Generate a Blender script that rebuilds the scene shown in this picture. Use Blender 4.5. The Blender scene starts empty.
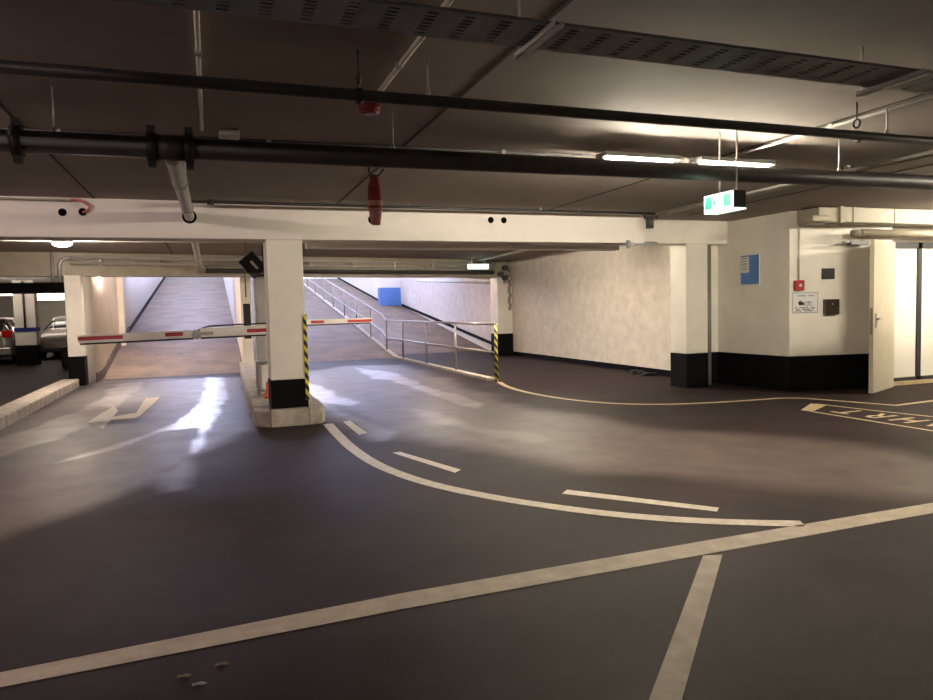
import bpy, bmesh, math, random
import numpy as np
from mathutils import Vector, Matrix
random.seed(4)
S = bpy.context.scene
COL = S.collection
PI = math.pi

# ------------------------------------------------------------------ camera
FPX = 700.0; CH = 1.45
_p = math.atan(42/700.); _th = 0.024; _hd = math.radians(20)
F0 = Vector((math.sin(_hd), math.cos(_hd), 0)); R0 = Vector((math.cos(_hd), -math.sin(_hd), 0)); ZZ = Vector((0, 0, 1))
FW = F0*math.cos(_p) - ZZ*math.sin(_p); U0 = R0.cross(FW)
RT = R0*math.cos(_th) - U0*math.sin(_th); UP = R0*math.sin(_th) + U0*math.cos(_th)
cam = bpy.data.cameras.new('camera'); co = bpy.data.objects.new('camera', cam); COL.objects.link(co)
cam.sensor_width = 36; cam.lens = 36*FPX/933; cam.clip_start = .05; cam.clip_end = 300
m = Matrix((RT, UP, -FW)).transposed().to_4x4(); m.translation = Vector((0, 0, CH)); co.matrix_world = m
S.camera = co

def G(u, v):
    """survey helper: point of the flat garage floor seen at a pixel of the photograph"""
    d = FW + RT*((u-466.5)/FPX) + UP*((350-v)/FPX)
    t = -CH/d.z
    return (d.x*t, d.y*t)

# ------------------------------------------------------------------ materials
MATS = {}
def mat(name, col, rough=.6, metal=0., noise=.0, nscale=6., bump=0., bscale=40., emit=None, estr=0., spec=.5, dark=None, trans=0.):
    if name in MATS: return MATS[name]
    M = bpy.data.materials.new(name); M.use_nodes = True
    nt = M.node_tree; N = nt.nodes; L = nt.links
    b = N['Principled BSDF']
    b.inputs['Base Color'].default_value = (*col, 1); b.inputs['Roughness'].default_value = rough
    b.inputs['Metallic'].default_value = metal; b.inputs['Specular IOR Level'].default_value = spec
    if trans: b.inputs['Transmission Weight'].default_value = trans
    if noise or bump: tc = N.new('ShaderNodeNewGeometry')
    if noise:
        n = N.new('ShaderNodeTexNoise'); n.inputs['Scale'].default_value = nscale; n.inputs['Detail'].default_value = 6; n.inputs['Roughness'].default_value = .65
        L.new(tc.outputs['Position'], n.inputs['Vector'])
        r = N.new('ShaderNodeValToRGB'); r.color_ramp.elements[0].position = .3; r.color_ramp.elements[1].position = .7
        d = dark if dark else tuple(c*(1-noise) for c in col)
        r.color_ramp.elements[0].color = (*d, 1); r.color_ramp.elements[1].color = (*[min(1, c*(1+noise*.4)) for c in col], 1)
        L.new(n.outputs['Fac'], r.inputs['Fac']); L.new(r.outputs['Color'], b.inputs['Base Color'])
    if bump:
        n2 = N.new('ShaderNodeTexNoise'); n2.inputs['Scale'].default_value = bscale; n2.inputs['Detail'].default_value = 4
        L.new(tc.outputs['Position'], n2.inputs['Vector'])
        bp = N.new('ShaderNodeBump'); bp.inputs['Strength'].default_value = bump; bp.inputs['Distance'].default_value = .01
        L.new(n2.outputs['Fac'], bp.inputs['Height']); L.new(bp.outputs['Normal'], b.inputs['Normal'])
    if emit:
        b.inputs['Emission Color'].default_value = (*emit, 1); b.inputs['Emission Strength'].default_value = estr
    MATS[name] = M; return M

WHITE = mat('white_wall_paint', (.84, .79, .71), .65, noise=.10, nscale=2.2, bump=.15, bscale=60)
BEAMW = mat('white_beam_paint', (.84, .78, .73), .6, noise=.08, nscale=1.3, bump=.1, bscale=50)
CEIL = mat('ceiling_concrete', (.33, .28, .25), .85, noise=.14, nscale=1.6, bump=.12, bscale=70)
ROUGHC = mat('pebbled_concrete', (.80, .72, .64), .9, noise=.17, nscale=4.5, bump=1.0, bscale=38)
BLACK = mat('black_dado_paint', (.005, .0045, .0058), .7, noise=.3, nscale=4, bump=.1, spec=.1)
STONE = mat('kerb_concrete', (.50, .44, .37), .85, noise=.45, nscale=6, bump=.4, bscale=60)
LINE = mat('road_marking_white', (.55, .47, .38), .6, noise=.30, nscale=14, bump=.2)
LINED = mat('road_marking_worn', (.40, .325, .26), .7, noise=.28, nscale=7, bump=.2)
LINEY = mat('road_marking_yellowed', (.58, .45, .26), .6, noise=.35, nscale=8)
PIPED = mat('dark_painted_pipe', (.05, .048, .05), .5, metal=.0, noise=.3, nscale=8)
PIPEB = mat('black_coupling_iron', (.015, .013, .013), .55)
GALV = mat('galvanised_steel', (.46, .45, .45), .45, metal=.4, noise=.2, nscale=15)
GALVD = mat('dull_galvanised_tray', (.16, .165, .17), .5, metal=.5, noise=.35, nscale=12)
PLAST = mat('grey_plastic_pipe', (.46, .43, .40), .45, noise=.15, nscale=9)
CONDW = mat('white_conduit', (.60, .56, .50), .5)
RED = mat('signal_red', (.42, .022, .024), .4)
REDD = mat('dark_red_plastic', (.20, .012, .012), .35)
PINK = mat('faded_pink_fabric', (.50, .22, .19), .8, noise=.2, nscale=20)
REDF = mat('red_fabric', (.24, .025, .025), .8, noise=.25, nscale=20)
ARMW = mat('barrier_white', (.80, .77, .72), .4)
RUBB = mat('black_rubber', (.015, .015, .016), .6)
STEEL = mat('brushed_steel', (.46, .46, .46), .32, metal=.9)
RAILM = mat('grey_railing_paint', (.30, .27, .25), .4, metal=.5, noise=.2, nscale=10)
CAB = mat('grey_sheet_cabinet', (.50, .49, .47), .6, metal=.0, noise=.08, nscale=5)
DOORM = mat('cream_door_paint', (.60, .54, .42), .5, noise=.1, nscale=3)
DUCT = mat('cream_duct_paint', (.40, .35, .27), .5, noise=.15, nscale=5)
PANEL = mat('frosted_white_panel', (.86, .82, .74), .35)
BLUEP = mat('blue_paint', (.10, .22, .55), .5, noise=.15, nscale=6)
POST = mat('blue_poster', (.10, .25, .62), .35, noise=.25, nscale=5)
PAPER = mat('white_paper', (.75, .74, .74), .6)
PAPERG = mat('grey_print', (.30, .29, .29), .7)
INK = mat('black_ink', (.03, .03, .03), .6)
GREEN = mat('lit_green_pictogram', (0, .2, .1), .4, emit=(.0, .50, .24), estr=.42)
SIGNW = mat('lit_white_sign', (.8, .8, .8), .4, emit=(.75, 1, .93), estr=.55)
TUBE = mat('warm_fluorescent_tube', (.9, .9, .85), .4, emit=(1, .90, .70), estr=250)
TUBEC = mat('cool_ramp_tube', (.9, .9, .95), .4, emit=(.55, .62, 1), estr=95)
TUBEP = mat('parking_bay_tube', (.9, .9, .9), .4, emit=(1, .86, .74), estr=5)
BULK = mat('lit_bulkhead_glass', (.9, .9, .85), .4, emit=(1, .84, .68), estr=260)
ORANGE = mat('orange_plastic', (.85, .16, .06), .5)
SILVER = mat('silver_car_paint', (.40, .37, .33), .28, metal=.5)
CARG = mat('dark_car_glass', (.02, .02, .022), .08)
TYRE = mat('tyre_rubber', (.015, .015, .015), .8)
TAIL = mat('red_tail_lamp', (.5, .01, .01), .2)
REDBR = mat('faded_red_hose', (.55, .16, .14), .5)

def stripes(name, c1, c2, k, kx):
    M = bpy.data.materials.new(name); M.use_nodes = True; nt = M.node_tree; N = nt.nodes; L = nt.links
    tc = N.new('ShaderNodeTexCoord'); sp = N.new('ShaderNodeSeparateXYZ'); L.new(tc.outputs['Object'], sp.inputs[0])
    a = N.new('ShaderNodeMath'); a.operation = 'MULTIPLY'; a.inputs[1].default_value = k; L.new(sp.outputs['Z'], a.inputs[0])
    b = N.new('ShaderNodeMath'); b.operation = 'MULTIPLY_ADD'; b.inputs[1].default_value = kx; L.new(sp.outputs['X'], b.inputs[0]); L.new(a.outputs[0], b.inputs[2])
    f = N.new('ShaderNodeMath'); f.operation = 'FRACT'; L.new(b.outputs[0], f.inputs[0])
    g = N.new('ShaderNodeMath'); g.operation = 'GREATER_THAN'; g.inputs[1].default_value = .5; L.new(f.outputs[0], g.inputs[0])
    mx = N.new('ShaderNodeMix'); mx.data_type = 'RGBA'; L.new(g.outputs[0], mx.inputs[0]); mx.inputs[6].default_value = (*c1, 1); mx.inputs[7].default_value = (*c2, 1)
    L.new(mx.outputs[2], N['Principled BSDF'].inputs['Base Color']); N['Principled BSDF'].inputs['Roughness'].default_value = .45
    return M
HAZ = stripes('yellow_black_hazard_tape', (.75, .62, .05), (.015, .015, .015), 7, 10)

# ------------------------------------------------------------------ mesh helpers
def B(): return bmesh.new()
def box(bm, x0, x1, y0, y1, z0, z1, bev=0.):
    vs = [bm.verts.new((x, y, z)) for x in (x0, x1) for y in (y0, y1) for z in (z0, z1)]
    fs = [(0, 1, 3, 2), (4, 6, 7, 5), (0, 4, 5, 1), (2, 3, 7, 6), (0, 2, 6, 4), (1, 5, 7, 3)]
    F = [bm.faces.new([vs[i] for i in f]) for f in fs]
    if bev:
        es = set(e for f in F for e in f.edges)
        bmesh.ops.bevel(bm, geom=list(es), offset=bev, segments=2, affect='EDGES', profile=.5)
    return bm
def cyl(bm, a, b, r, n=14, r2=None):
    a = Vector(a); b = Vector(b); d = (b-a).normalized()
    u = d.orthogonal().normalized(); w = d.cross(u); r2 = r if r2 is None else r2
    A = []; Bv = []
    for i in range(n):
        t = 2*PI*i/n; o = u*math.cos(t) + w*math.sin(t)
        A.append(bm.verts.new(a+o*r)); Bv.append(bm.verts.new(b+o*r2))
    for i in range(n):
        j = (i+1) % n; f = bm.faces.new((A[i], A[j], Bv[j], Bv[i])); f.smooth = True
    bm.faces.new(A[::-1]); bm.faces.new(Bv); return bm
def tube(bm, pts, r, n=12, flat=None):
    pts = [Vector(p) for p in pts]; rings = []; u = None
    for i, p in enumerate(pts):
        t = ((pts[i+1] if i+1 < len(pts) else p) - (pts[i-1] if i else p)).normalized()
        u = (t.orthogonal() if u is None else (u - t*u.dot(t))).normalized(); w = t.cross(u)
        rr = r[i] if isinstance(r, (list, tuple)) else r
        rings.append([bm.verts.new(p + (u*math.cos(2*PI*k/n) + w*math.sin(2*PI*k/n))*rr) for k in range(n)])
    for a, b in zip(rings, rings[1:]):
        for k in range(n):
            f = bm.faces.new((a[k], a[(k+1) % n], b[(k+1) % n], b[k])); f.smooth = True
    bm.faces.new(rings[0][::-1]); bm.faces.new(rings[-1]); return bm
def prism(bm, poly, z0, z1):
    """poly: plan outline, extruded in z"""
    a = [bm.verts.new((x, y, z0)) for x, y in poly]; b = [bm.verts.new((x, y, z1)) for x, y in poly]; n = len(poly)
    bm.faces.new(a[::-1]); bm.faces.new(b)
    for i in range(n): bm.faces.new((a[i], a[(i+1) % n], b[(i+1) % n], b[i]))
    bmesh.ops.recalc_face_normals(bm, faces=bm.faces[:]); return bm
def hull8(bm, bot, top):
    """solid between two quads"""
    a = [bm.verts.new(p) for p in bot]; b = [bm.verts.new(p) for p in top]
    bm.faces.new(a[::-1]); bm.faces.new(b)
    for i in range(len(a)): bm.faces.new((a[i], a[(i+1) % len(a)], b[(i+1) % len(a)], b[i]))
    bmesh.ops.recalc_face_normals(bm, faces=bm.faces[:]); return bm
def obj(name, bm, m, parent=None, label=None):
    me = bpy.data.meshes.new(name); bm.to_mesh(me); bm.free()
    o = bpy.data.objects.new(name, me); COL.objects.link(o)
    for mm in (m if isinstance(m, (list, tuple)) else [m]): me.materials.append(mm)
    if parent:
        o.parent = parent; o.matrix_parent_inverse = Matrix.Translation(-parent.location)
    if label: o['label'] = label
    return o
def struct(name, bm, m, label=None):
    o = obj(name, bm, m); o['kind'] = 'structure'
    if label: o['label'] = label
    return o
def tag(o, label, cat, group=None):
    o['label'] = label; o['category'] = cat
    if group: o['group'] = group
    return o
def thing(name, label, cat, loc=(0, 0, 0), group=None):
    o = bpy.data.objects.new(name, None); o.empty_display_size = .1; COL.objects.link(o); o.location = loc
    return tag(o, label, cat, group)

# ------------------------------------------------------------------ floor with damp patches (roughness, plus a pale colour that paints in some reflected light)
def axis(a, b, c, d, fine, coarse):
    return np.unique(np.round(np.concatenate([np.arange(a, b, coarse), np.arange(b, c, fine), np.arange(c, d+.001, coarse)]), 4))
xs = axis(-16, -4.5, 9.5, 16, .07, 1.); ys = axis(-4, 1.5, 21.5, 50, .07, 1.)
SL, SM, SR = .131, .143, .145
XX, YY = np.meshgrid(xs, ys, indexing='ij')
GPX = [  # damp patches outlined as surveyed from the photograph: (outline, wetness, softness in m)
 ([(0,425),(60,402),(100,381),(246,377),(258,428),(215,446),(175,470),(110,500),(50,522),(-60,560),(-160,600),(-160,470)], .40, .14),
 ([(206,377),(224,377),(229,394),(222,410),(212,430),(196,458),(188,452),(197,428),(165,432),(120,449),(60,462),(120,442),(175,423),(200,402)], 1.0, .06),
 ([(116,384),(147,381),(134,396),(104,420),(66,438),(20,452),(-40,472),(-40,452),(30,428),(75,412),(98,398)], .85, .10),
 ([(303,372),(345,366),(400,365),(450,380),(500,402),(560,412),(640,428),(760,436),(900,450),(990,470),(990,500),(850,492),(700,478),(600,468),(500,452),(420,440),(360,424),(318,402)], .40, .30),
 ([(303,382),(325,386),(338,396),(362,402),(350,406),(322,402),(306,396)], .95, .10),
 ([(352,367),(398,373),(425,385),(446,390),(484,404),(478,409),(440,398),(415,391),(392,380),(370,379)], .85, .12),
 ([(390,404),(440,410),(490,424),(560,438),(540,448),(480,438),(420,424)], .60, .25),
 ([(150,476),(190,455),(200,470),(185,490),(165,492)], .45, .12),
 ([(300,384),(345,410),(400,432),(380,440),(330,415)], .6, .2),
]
wet = np.zeros(XX.shape); worn_sheen = np.zeros(XX.shape)
rng = np.random.RandomState(3)
def vnoise(X, Y, s):
    gx = X/s; gy = Y/s; ix = np.floor(gx).astype(int); iy = np.floor(gy).astype(int); fx = gx-ix; fy = gy-iy
    T = rng.rand(64, 64); fx = fx*fx*(3-2*fx); fy = fy*fy*(3-2*fy)
    g = lambda a, b: T[a % 64, b % 64]
    return (g(ix, iy)*(1-fx)+g(ix+1, iy)*fx)*(1-fy) + (g(ix, iy+1)*(1-fx)+g(ix+1, iy+1)*fx)*fy - .5
NZ = vnoise(XX, YY, .9)*.55 + vnoise(XX, YY, .35)*.3 + vnoise(XX, YY, .15)*.15
for poly, w, soft in GPX:
    P = np.array([G(u, v) for u, v in poly]); n = len(P)
    dist = np.full(XX.shape, 1e9); inside = np.zeros(XX.shape, bool)
    for i in range(n):
        ax_, ay_ = P[i]; bx_, by_ = P[(i+1) % n]; ex, ey = bx_-ax_, by_-ay_; L2 = ex*ex+ey*ey+1e-12
        t = np.clip(((XX-ax_)*ex+(YY-ay_)*ey)/L2, 0, 1)
        dist = np.minimum(dist, np.hypot(XX-ax_-t*ex, YY-ay_-t*ey))
        c = ((ay_ > YY) != (by_ > YY)); 
        with np.errstate(divide='ignore', invalid='ignore'):
            xi = ax_ + (YY-ay_)*ex/(by_-ay_ if by_ != ay_ else 1e-9)
        inside ^= (c & (XX < xi))
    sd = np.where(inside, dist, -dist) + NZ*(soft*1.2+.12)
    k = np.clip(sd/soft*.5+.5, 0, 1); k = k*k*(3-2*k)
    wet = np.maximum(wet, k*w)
    if w not in (1.0, .95): worn_sheen = np.maximum(worn_sheen, k*w*.9)  # paler lane wear plus the tracks' reflected light, both put into the colour
me = bpy.data.meshes.new('floor'); nx, ny = XX.shape
V = np.stack([XX, YY, np.zeros_like(XX)], -1).reshape(-1, 3)
idx = np.arange(nx*ny).reshape(nx, ny)
cx = (xs[:-1]+xs[1:])/2; cy = (ys[:-1]+ys[1:])/2
CXm, CYm = np.meshgrid(cx, cy, indexing='ij')
keep = ~(((CXm > -2.5) & (CXm < .8) & (CYm > 18)) | ((CXm > .8) & (CXm < 5.2) & (CYm > 20.5)) | ((CXm > 5.2) & (CXm < 8.8) & (CYm > 22)))
Q = np.stack([idx[:-1, :-1], idx[1:, :-1], idx[1:, 1:], idx[:-1, 1:]], -1)[keep]
me.from_pydata(V.tolist(), [], Q.tolist()); me.update()
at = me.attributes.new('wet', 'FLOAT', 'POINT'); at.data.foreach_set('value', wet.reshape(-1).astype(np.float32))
at2 = me.attributes.new('worn_sheen', 'FLOAT', 'POINT'); at2.data.foreach_set('value', worn_sheen.reshape(-1).astype(np.float32))
floor = bpy.data.objects.new('floor', me); COL.objects.link(floor); floor['kind'] = 'structure'; floor['label'] = 'dark asphalt garage floor with damp patches'
def asphalt(name, col, use_wet, r0=.62):
    M = bpy.data.materials.new(name); M.use_nodes = True; nt = M.node_tree; N = nt.nodes; L = nt.links; b = N['Principled BSDF']
    geo = N.new('ShaderNodeNewGeometry')
    n = N.new('ShaderNodeTexNoise'); n.inputs['Scale'].default_value = 1.3; n.inputs['Detail'].default_value = 10; n.inputs['Roughness'].default_value = .68; L.new(geo.outputs['Position'], n.inputs['Vector'])
    r = N.new('ShaderNodeValToRGB'); r.color_ramp.elements[0].position = .3; r.color_ramp.elements[1].position = .72
    r.color_ramp.elements[0].color = (*[c*.55 for c in col], 1); r.color_ramp.elements[1].color = (*[c*1.5 for c in col], 1)
    L.new(n.outputs['Fac'], r.inputs['Fac'])
    n3 = N.new('ShaderNodeTexNoise'); n3.inputs['Scale'].default_value = 140; n3.inputs['Detail'].default_value = 2; L.new(geo.outputs['Position'], n3.inputs['Vector'])
    mr = N.new('ShaderNodeMapRange'); mr.inputs['From Min'].default_value = .3; mr.inputs['From Max'].default_value = .75; mr.inputs['To Min'].default_value = .82; mr.inputs['To Max'].default_value = 1.25
    L.new(n3.outputs['Fac'], mr.inputs['Value'])
    mx = N.new('ShaderNodeMix'); mx.data_type = 'RGBA'; mx.blend_type = 'MULTIPLY'; mx.inputs[0].default_value = 1
    if use_wet:
        aw = N.new('ShaderNodeAttribute'); aw.attribute_name = 'worn_sheen'
        mw_ = N.new('ShaderNodeMix'); mw_.data_type = 'RGBA'; L.new(aw.outputs['Fac'], mw_.inputs[0]); L.new(r.outputs['Color'], mw_.inputs[6]); mw_.inputs[7].default_value = (.165, .120, .104, 1)  # one pale colour paints lane wear and light mirrored from the ramp walls
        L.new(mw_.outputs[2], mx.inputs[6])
    else: L.new(r.outputs['Color'], mx.inputs[6])
    L.new(mr.outputs['Result'], mx.inputs[7]); L.new(mx.outputs[2], b.inputs['Base Color'])
    bp = N.new('ShaderNodeBump'); bp.inputs['Distance'].default_value = .004; bp.inputs['Strength'].default_value = .35
    L.new(n3.outputs['Fac'], bp.inputs['Height']); L.new(bp.outputs['Normal'], b.inputs['Normal'])
    b.inputs['Roughness'].default_value = r0
    if use_wet:
        a = N.new('ShaderNodeAttribute'); a.attribute_name = 'wet'
        rr = N.new('ShaderNodeMapRange'); rr.inputs['From Min'].default_value = 0; rr.inputs['From Max'].default_value = 1; rr.inputs['To Min'].default_value = r0; rr.inputs['To Max'].default_value = .34
        n5 = N.new('ShaderNodeTexNoise'); n5.inputs['Scale'].default_value = 2.2; n5.inputs['Detail'].default_value = 9; n5.inputs['Roughness'].default_value = .7; L.new(geo.outputs['Position'], n5.inputs['Vector'])
        m5 = N.new('ShaderNodeMapRange'); m5.inputs['From Min'].default_value = .35; m5.inputs['From Max'].default_value = .65; m5.inputs['To Min'].default_value = .72; m5.inputs['To Max'].default_value = 1.12; m5.clamp = True; L.new(n5.outputs['Fac'], m5.inputs['Value'])
        mu = N.new('ShaderNodeMath'); mu.operation = 'MULTIPLY'; L.new(a.outputs['Fac'], mu.inputs[0]); L.new(m5.outputs['Result'], mu.inputs[1])
        L.new(mu.outputs[0], rr.inputs['Value']); L.new(rr.outputs['Result'], b.inputs['Roughness'])
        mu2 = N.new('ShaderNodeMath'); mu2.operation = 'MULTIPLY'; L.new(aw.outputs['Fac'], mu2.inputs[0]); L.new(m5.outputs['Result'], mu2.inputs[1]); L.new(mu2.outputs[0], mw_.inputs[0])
        s = N.new('ShaderNodeMapRange'); s.inputs['To Min'].default_value = .35; s.inputs['To Max'].default_value = 0.12; L.new(a.outputs['Fac'], s.inputs['Value']); L.new(s.outputs['Result'], bp.inputs['Strength'])
        sp = N.new('ShaderNodeMapRange'); sp.inputs['To Min'].default_value = .10; sp.inputs['To Max'].default_value = .48; L.new(a.outputs['Fac'], sp.inputs['Value']); L.new(sp.outputs['Result'], b.inputs['Specular IOR Level'])
    return M
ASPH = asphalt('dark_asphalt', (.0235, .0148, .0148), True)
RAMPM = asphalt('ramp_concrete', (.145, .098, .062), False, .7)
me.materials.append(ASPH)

# ramps: three lanes climbing away, each starting a little further back
def ramp(name, x0, x1, yf, s, label):
    bm = B(); ye = 47.; n = 24
    rows = []
    for i in range(n+1):
        y = yf + (ye-yf)*i/n; z = s*(y-yf)
        rows.append((y, z))
    rows.append((62., rows[-1][1]))
    top = [[bm.verts.new((x, y, z)) for x in (x0, x1)] for y, z in rows]
    bot = [[bm.verts.new((x, y, -.25)) for x in (x0, x1)] for y, z in rows]
    for a, b, c, d in zip(top, top[1:], bot, bot[1:]):
        bm.faces.new((a[0], a[1], b[1], b[0])); bm.faces.new((c[0], d[0], d[1], c[1]))
        bm.faces.new((a[0], b[0], d[0], c[0])); bm.faces.new((a[1], c[1], d[1], b[1]))
    bmesh.ops.recalc_face_normals(bm, faces=bm.faces[:])
    return struct(name, bm, RAMPM, label)
ramp('exit_ramp', -2.5, .8, 18.0, SL, 'left concrete ramp climbing behind the red and white barrier arm')
ramp('entry_ramp', .8, 5.2, 20.5, SM, 'middle concrete ramp climbing to the left of the railing')
ramp('side_ramp', 5.2, 8.8, 22.0, SR, 'right ramp between the railing and the concrete wall')

# ------------------------------------------------------------------ ceiling, roofs, beams
ZC = 2.84; YB = 9.3; YB2 = 19.0
bm = B(); box(bm, -16, 14.5, -4, 19.2, ZC, ZC+.3)
ceiling = struct('ceiling', bm, CEIL, 'grey brown concrete slab ceiling with thin joints')
JOINT = mat('joint_shadow_gap', (.05, .035, .03), .9)
for i, (x, y0, y1) in enumerate([(-1.22, 2, YB), (1.6, 2, YB), (4.66, 2, YB), (-.75, YB+.4, YB2), (7.2, 2.0, YB)]):
    bm = B(); box(bm, x-.012, x+.012, y0, y1, ZC-.004, ZC+.01); obj('slab_joint', bm, JOINT, ceiling)
bm = B()  # sloping roof over the ramps
hull8(bm, [(-2.7, 19.2, ZC), (9.1, 19.2, ZC), (9.1, 47, ZC+3.85), (-2.7, 47, ZC+3.85)], [(-2.7, 19.2, ZC+.3), (9.1, 19.2, ZC+.3), (9.1, 47, ZC+4.2), (-2.7, 47, ZC+4.2)])
struct('ramp_roof', bm, WHITE)
bm = B(); box(bm, -16, -2.85, 19.2, 42, 2.62, 2.9); struct('bay_ceiling', bm, WHITE)
bm = B(); box(bm, -16, 6.35, YB, YB+.42, 2.385, ZC)
box(bm, -16, 6.35, YB+.42, YB+.62, 2.44, ZC)
box(bm, 1.3, 6.3, YB+.62, YB+.85, 2.335, 2.60)
beam = struct('cross_beam', bm, BEAMW, 'long white painted concrete beam with round holes')
# round holes in the beam, their inner darkness put on as black discs
for x, z, r in [(-1.56, 2.67, .045), (-1.35, 2.68, .045), (2.09, 2.66, .06), (3.8, 2.69, .045), (4.0, 2.69, .045), (-.19, 2.65, .085)]:
    bm = B(); cyl(bm, (x, YB-.004, z), (x, YB+.12, z), r, 20); obj('hole_disc', bm, mat('dark_hole', (.003, .003, .003), .9, spec=.05), beam)
bm = B(); box(bm, 6.2, 8.47, 9.93, 10.3, 2.45, ZC); bmesh.ops.translate(bm, verts=bm.verts, vec=(0, 0, 0))
box(bm, 8.47, 8.485, 9.90, 10.3, 2.45, ZC)
struct('beam_block', bm, WHITE, 'concrete beam block above the right column')
def yb2(x): return 17.0 if x < -3 else 17.0+(x+3)*.198
bm = B(); prism(bm, [(-16, 17.0), (-3, 17.0), (8.9, yb2(8.9)), (8.9, yb2(8.9)+.4), (-3, 17.4), (-16, 17.4)], 2.335, ZC+.25)
struct('ramp_beam', bm, DUCT, 'cream beam above the foot of the ramps')

# ------------------------------------------------------------------ walls
bm = B(); box(bm, 8.5, 8.75, 10.25, 19.9, .12, ZC)
wr = struct('wall_right', bm, ROUGHC, 'long rough pebbled concrete wall on the right')
bm = B(); box(bm, 8.52, 8.75, 10.25, 19.9, -.02, .12); obj('dark_foot', bm, BLACK, wr)
bm = B(); box(bm, 8.8, 9.05, 19.9, 34, -.2, 6.6); box(bm, 8.5, 8.8, 19.9, 20.0, -.02, ZC); struct('wall_ramp_right', bm, ROUGHC, 'rough concrete wall beside the right ramp')
bm = B()
hull8(bm, [(8.77, 20.0, 0), (8.8, 20.0, 0), (8.8, 33.2, 1.62), (8.77, 33.2, 1.62)], [(8.77, 20, .10), (8.8, 20, .10), (8.8, 33.2, 1.74), (8.77, 33.2, 1.74)])
b0 = obj('baseboard_ramp_right', bm, BLACK); b0['kind'] = 'structure'
bm = B(); box(bm, 8.1, 8.8, 34.01, 62, 1, 8); struct('wall_ramp_upper', bm, WHITE)
bm = B(); hull8(bm, [(8.07, 35, 1.8), (8.1, 35, 1.8), (8.1, 47, 3.55), (8.07, 47, 3.55)], [(8.07, 35, 1.98), (8.1, 35, 1.98), (8.1, 47, 3.73), (8.07, 47, 3.73)])
b0 = obj('baseboard_ramp_upper', bm, BLACK); b0['kind'] = 'structure'
# corner room on the right
room = [(8.5, 10.25), (8.60, 8.66), (10.36, 8.30), (10.36, 8.6), (8.9, 8.75), (8.75, 10.25)]
bm = B(); prism(bm, room, .56, ZC); wc = struct('wall_corner', bm, WHITE, 'white corner wall with black painted base')
roomb = [(8.485, 10.25), (8.585, 8.64), (10.36, 8.285), (10.36, 8.6), (8.9, 8.75), (8.75, 10.25)]
bm = B(); prism(bm, roomb, 0, .56); obj('base_band', bm, BLACK, wc)
bm = B(); box(bm, 10.36, 14.5, 8.42, 8.7, 2.36, ZC); struct('trim_1', bm, WHITE)
# left ramp walls
prof = [(-2.9, 17.08), (-2.54, 17.12), (-2.44, 17.6), (-2.42, 18.3), (-2.44, 19.2), (-2.46, 20.4), (-2.5, 22.6), (-2.5, 62), (-2.9, 62)]
bm = B()
prism(bm, prof, -.1, 8.)
for f in bm.faces: f.smooth = abs(f.normal.z) < .5
wl = struct('wall_ramp_left', bm, BEAMW, 'white curving wall beside the left ramp')
bm = B(); tubepts = [(-2.42, 17.5, -.02), (-2.385, 18.3, .04), (-2.41, 19.2, .16), (-2.43, 20.4, .32), (-2.47, 22.6, .60), (-2.47, 25, .92)]
for a, b in zip(tubepts, tubepts[1:]):
    hull8(bm, [(a[0]-.06, a[1], a[2]-.05), a, b, (b[0]-.06, b[1], b[2]-.05)], [(a[0]-.06, a[1], a[2]+.22), (a[0], a[1], a[2]+.22), (b[0], b[1], b[2]+.2), (b[0]-.06, b[1], b[2]+.2)])
obj('base_band', bm, mat('brown_base_stain', (.10, .065, .055), .7, noise=.3), wl)
bm = B(); hull8(bm, [(-2.5, 25, .9), (-2.47, 25, .9), (-2.47, 47, 3.78), (-2.5, 47, 3.78)], [(-2.5, 25, 1.05), (-2.47, 25, 1.05), (-2.47, 47, 3.95), (-2.5, 47, 3.95)])
obj('base_band', bm, BLACK, wl)
bm = B(); box(bm, -2.52, -2.36, 22.5, 22.75, .5, 3.3); obj('pilaster', bm, WHITE, wl)
bm = B(); prism(bm, [(.74, 18.76), (1.0, 18.76), (1.18, 62), (.92, 62)], -.1, 8)
struct('wall_divider', bm, WHITE, 'white dividing wall between the two ramps')
bm = B(); box(bm, 8.12, 8.5, 10.2, 10.3, .56, ZC); wf = struct('wall_return', bm, WHITE)
bm = B(); box(bm, 8.12, 8.49, 10.19, 10.3, 0, .56); obj('base_band', bm, BLACK, wf)
# garage envelope
bm = B(); box(bm, -16.2, -16, -4, 42, 0, ZC); struct('wall_left', bm, WHITE)
bm = B(); box(bm, -16, 14.5, -4.2, -4, 0, ZC); struct('wall_back', bm, WHITE)
bm = B(); box(bm, 14.5, 14.7, -4, 9, 0, ZC); struct('wall_far_right', bm, WHITE)
bm = B(); box(bm, -16, -2.9, 42, 42.2, 0, 2.7); struct('wall_bays', bm, WHITE)
bm = B(); box(bm, 8.75, 14.5, 12.2, 12.4, 0, ZC); struct('wall_room_back', bm, WHITE)

# ------------------------------------------------------------------ columns
def column(label, x0, x1, y0, y1, z0, z1, band, blk=BLACK, body=WHITE):
    t = thing('column', label, 'column', ((x0+x1)/2, (y0+y1)/2, z0))
    bm = B(); box(bm, x0, x1, y0, y1, z0+band, z1, .012); obj('shaft', bm, body, t)
    bm = B(); box(bm, x0-.006, x1+.006, y0-.006, y1+.006, z0, z0+band, .008); obj('painted_base', bm, blk, t, 'black painted base' if blk is BLACK else 'blue painted base')
    return t
cA = column('white square column with black base standing on the kerb island', .70, 1.16, 9.32, 9.78, .205, 2.385, .37)
bm = B(); box(bm, 1.13, 1.175, 9.30, 9.345, .30, 1.42); obj('hazard_strip', bm, HAZ, cA, 'yellow and black striped edge strip')
column('white column with black base in front of the long concrete wall', 7.58, 8.02, 9.88, 10.32, 0, 2.45, .58)
cC = column('narrow white column with black base at the far end of the concrete wall', 8.02, 8.49, 19.22, 19.8, 0, 2.335, .66)
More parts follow.
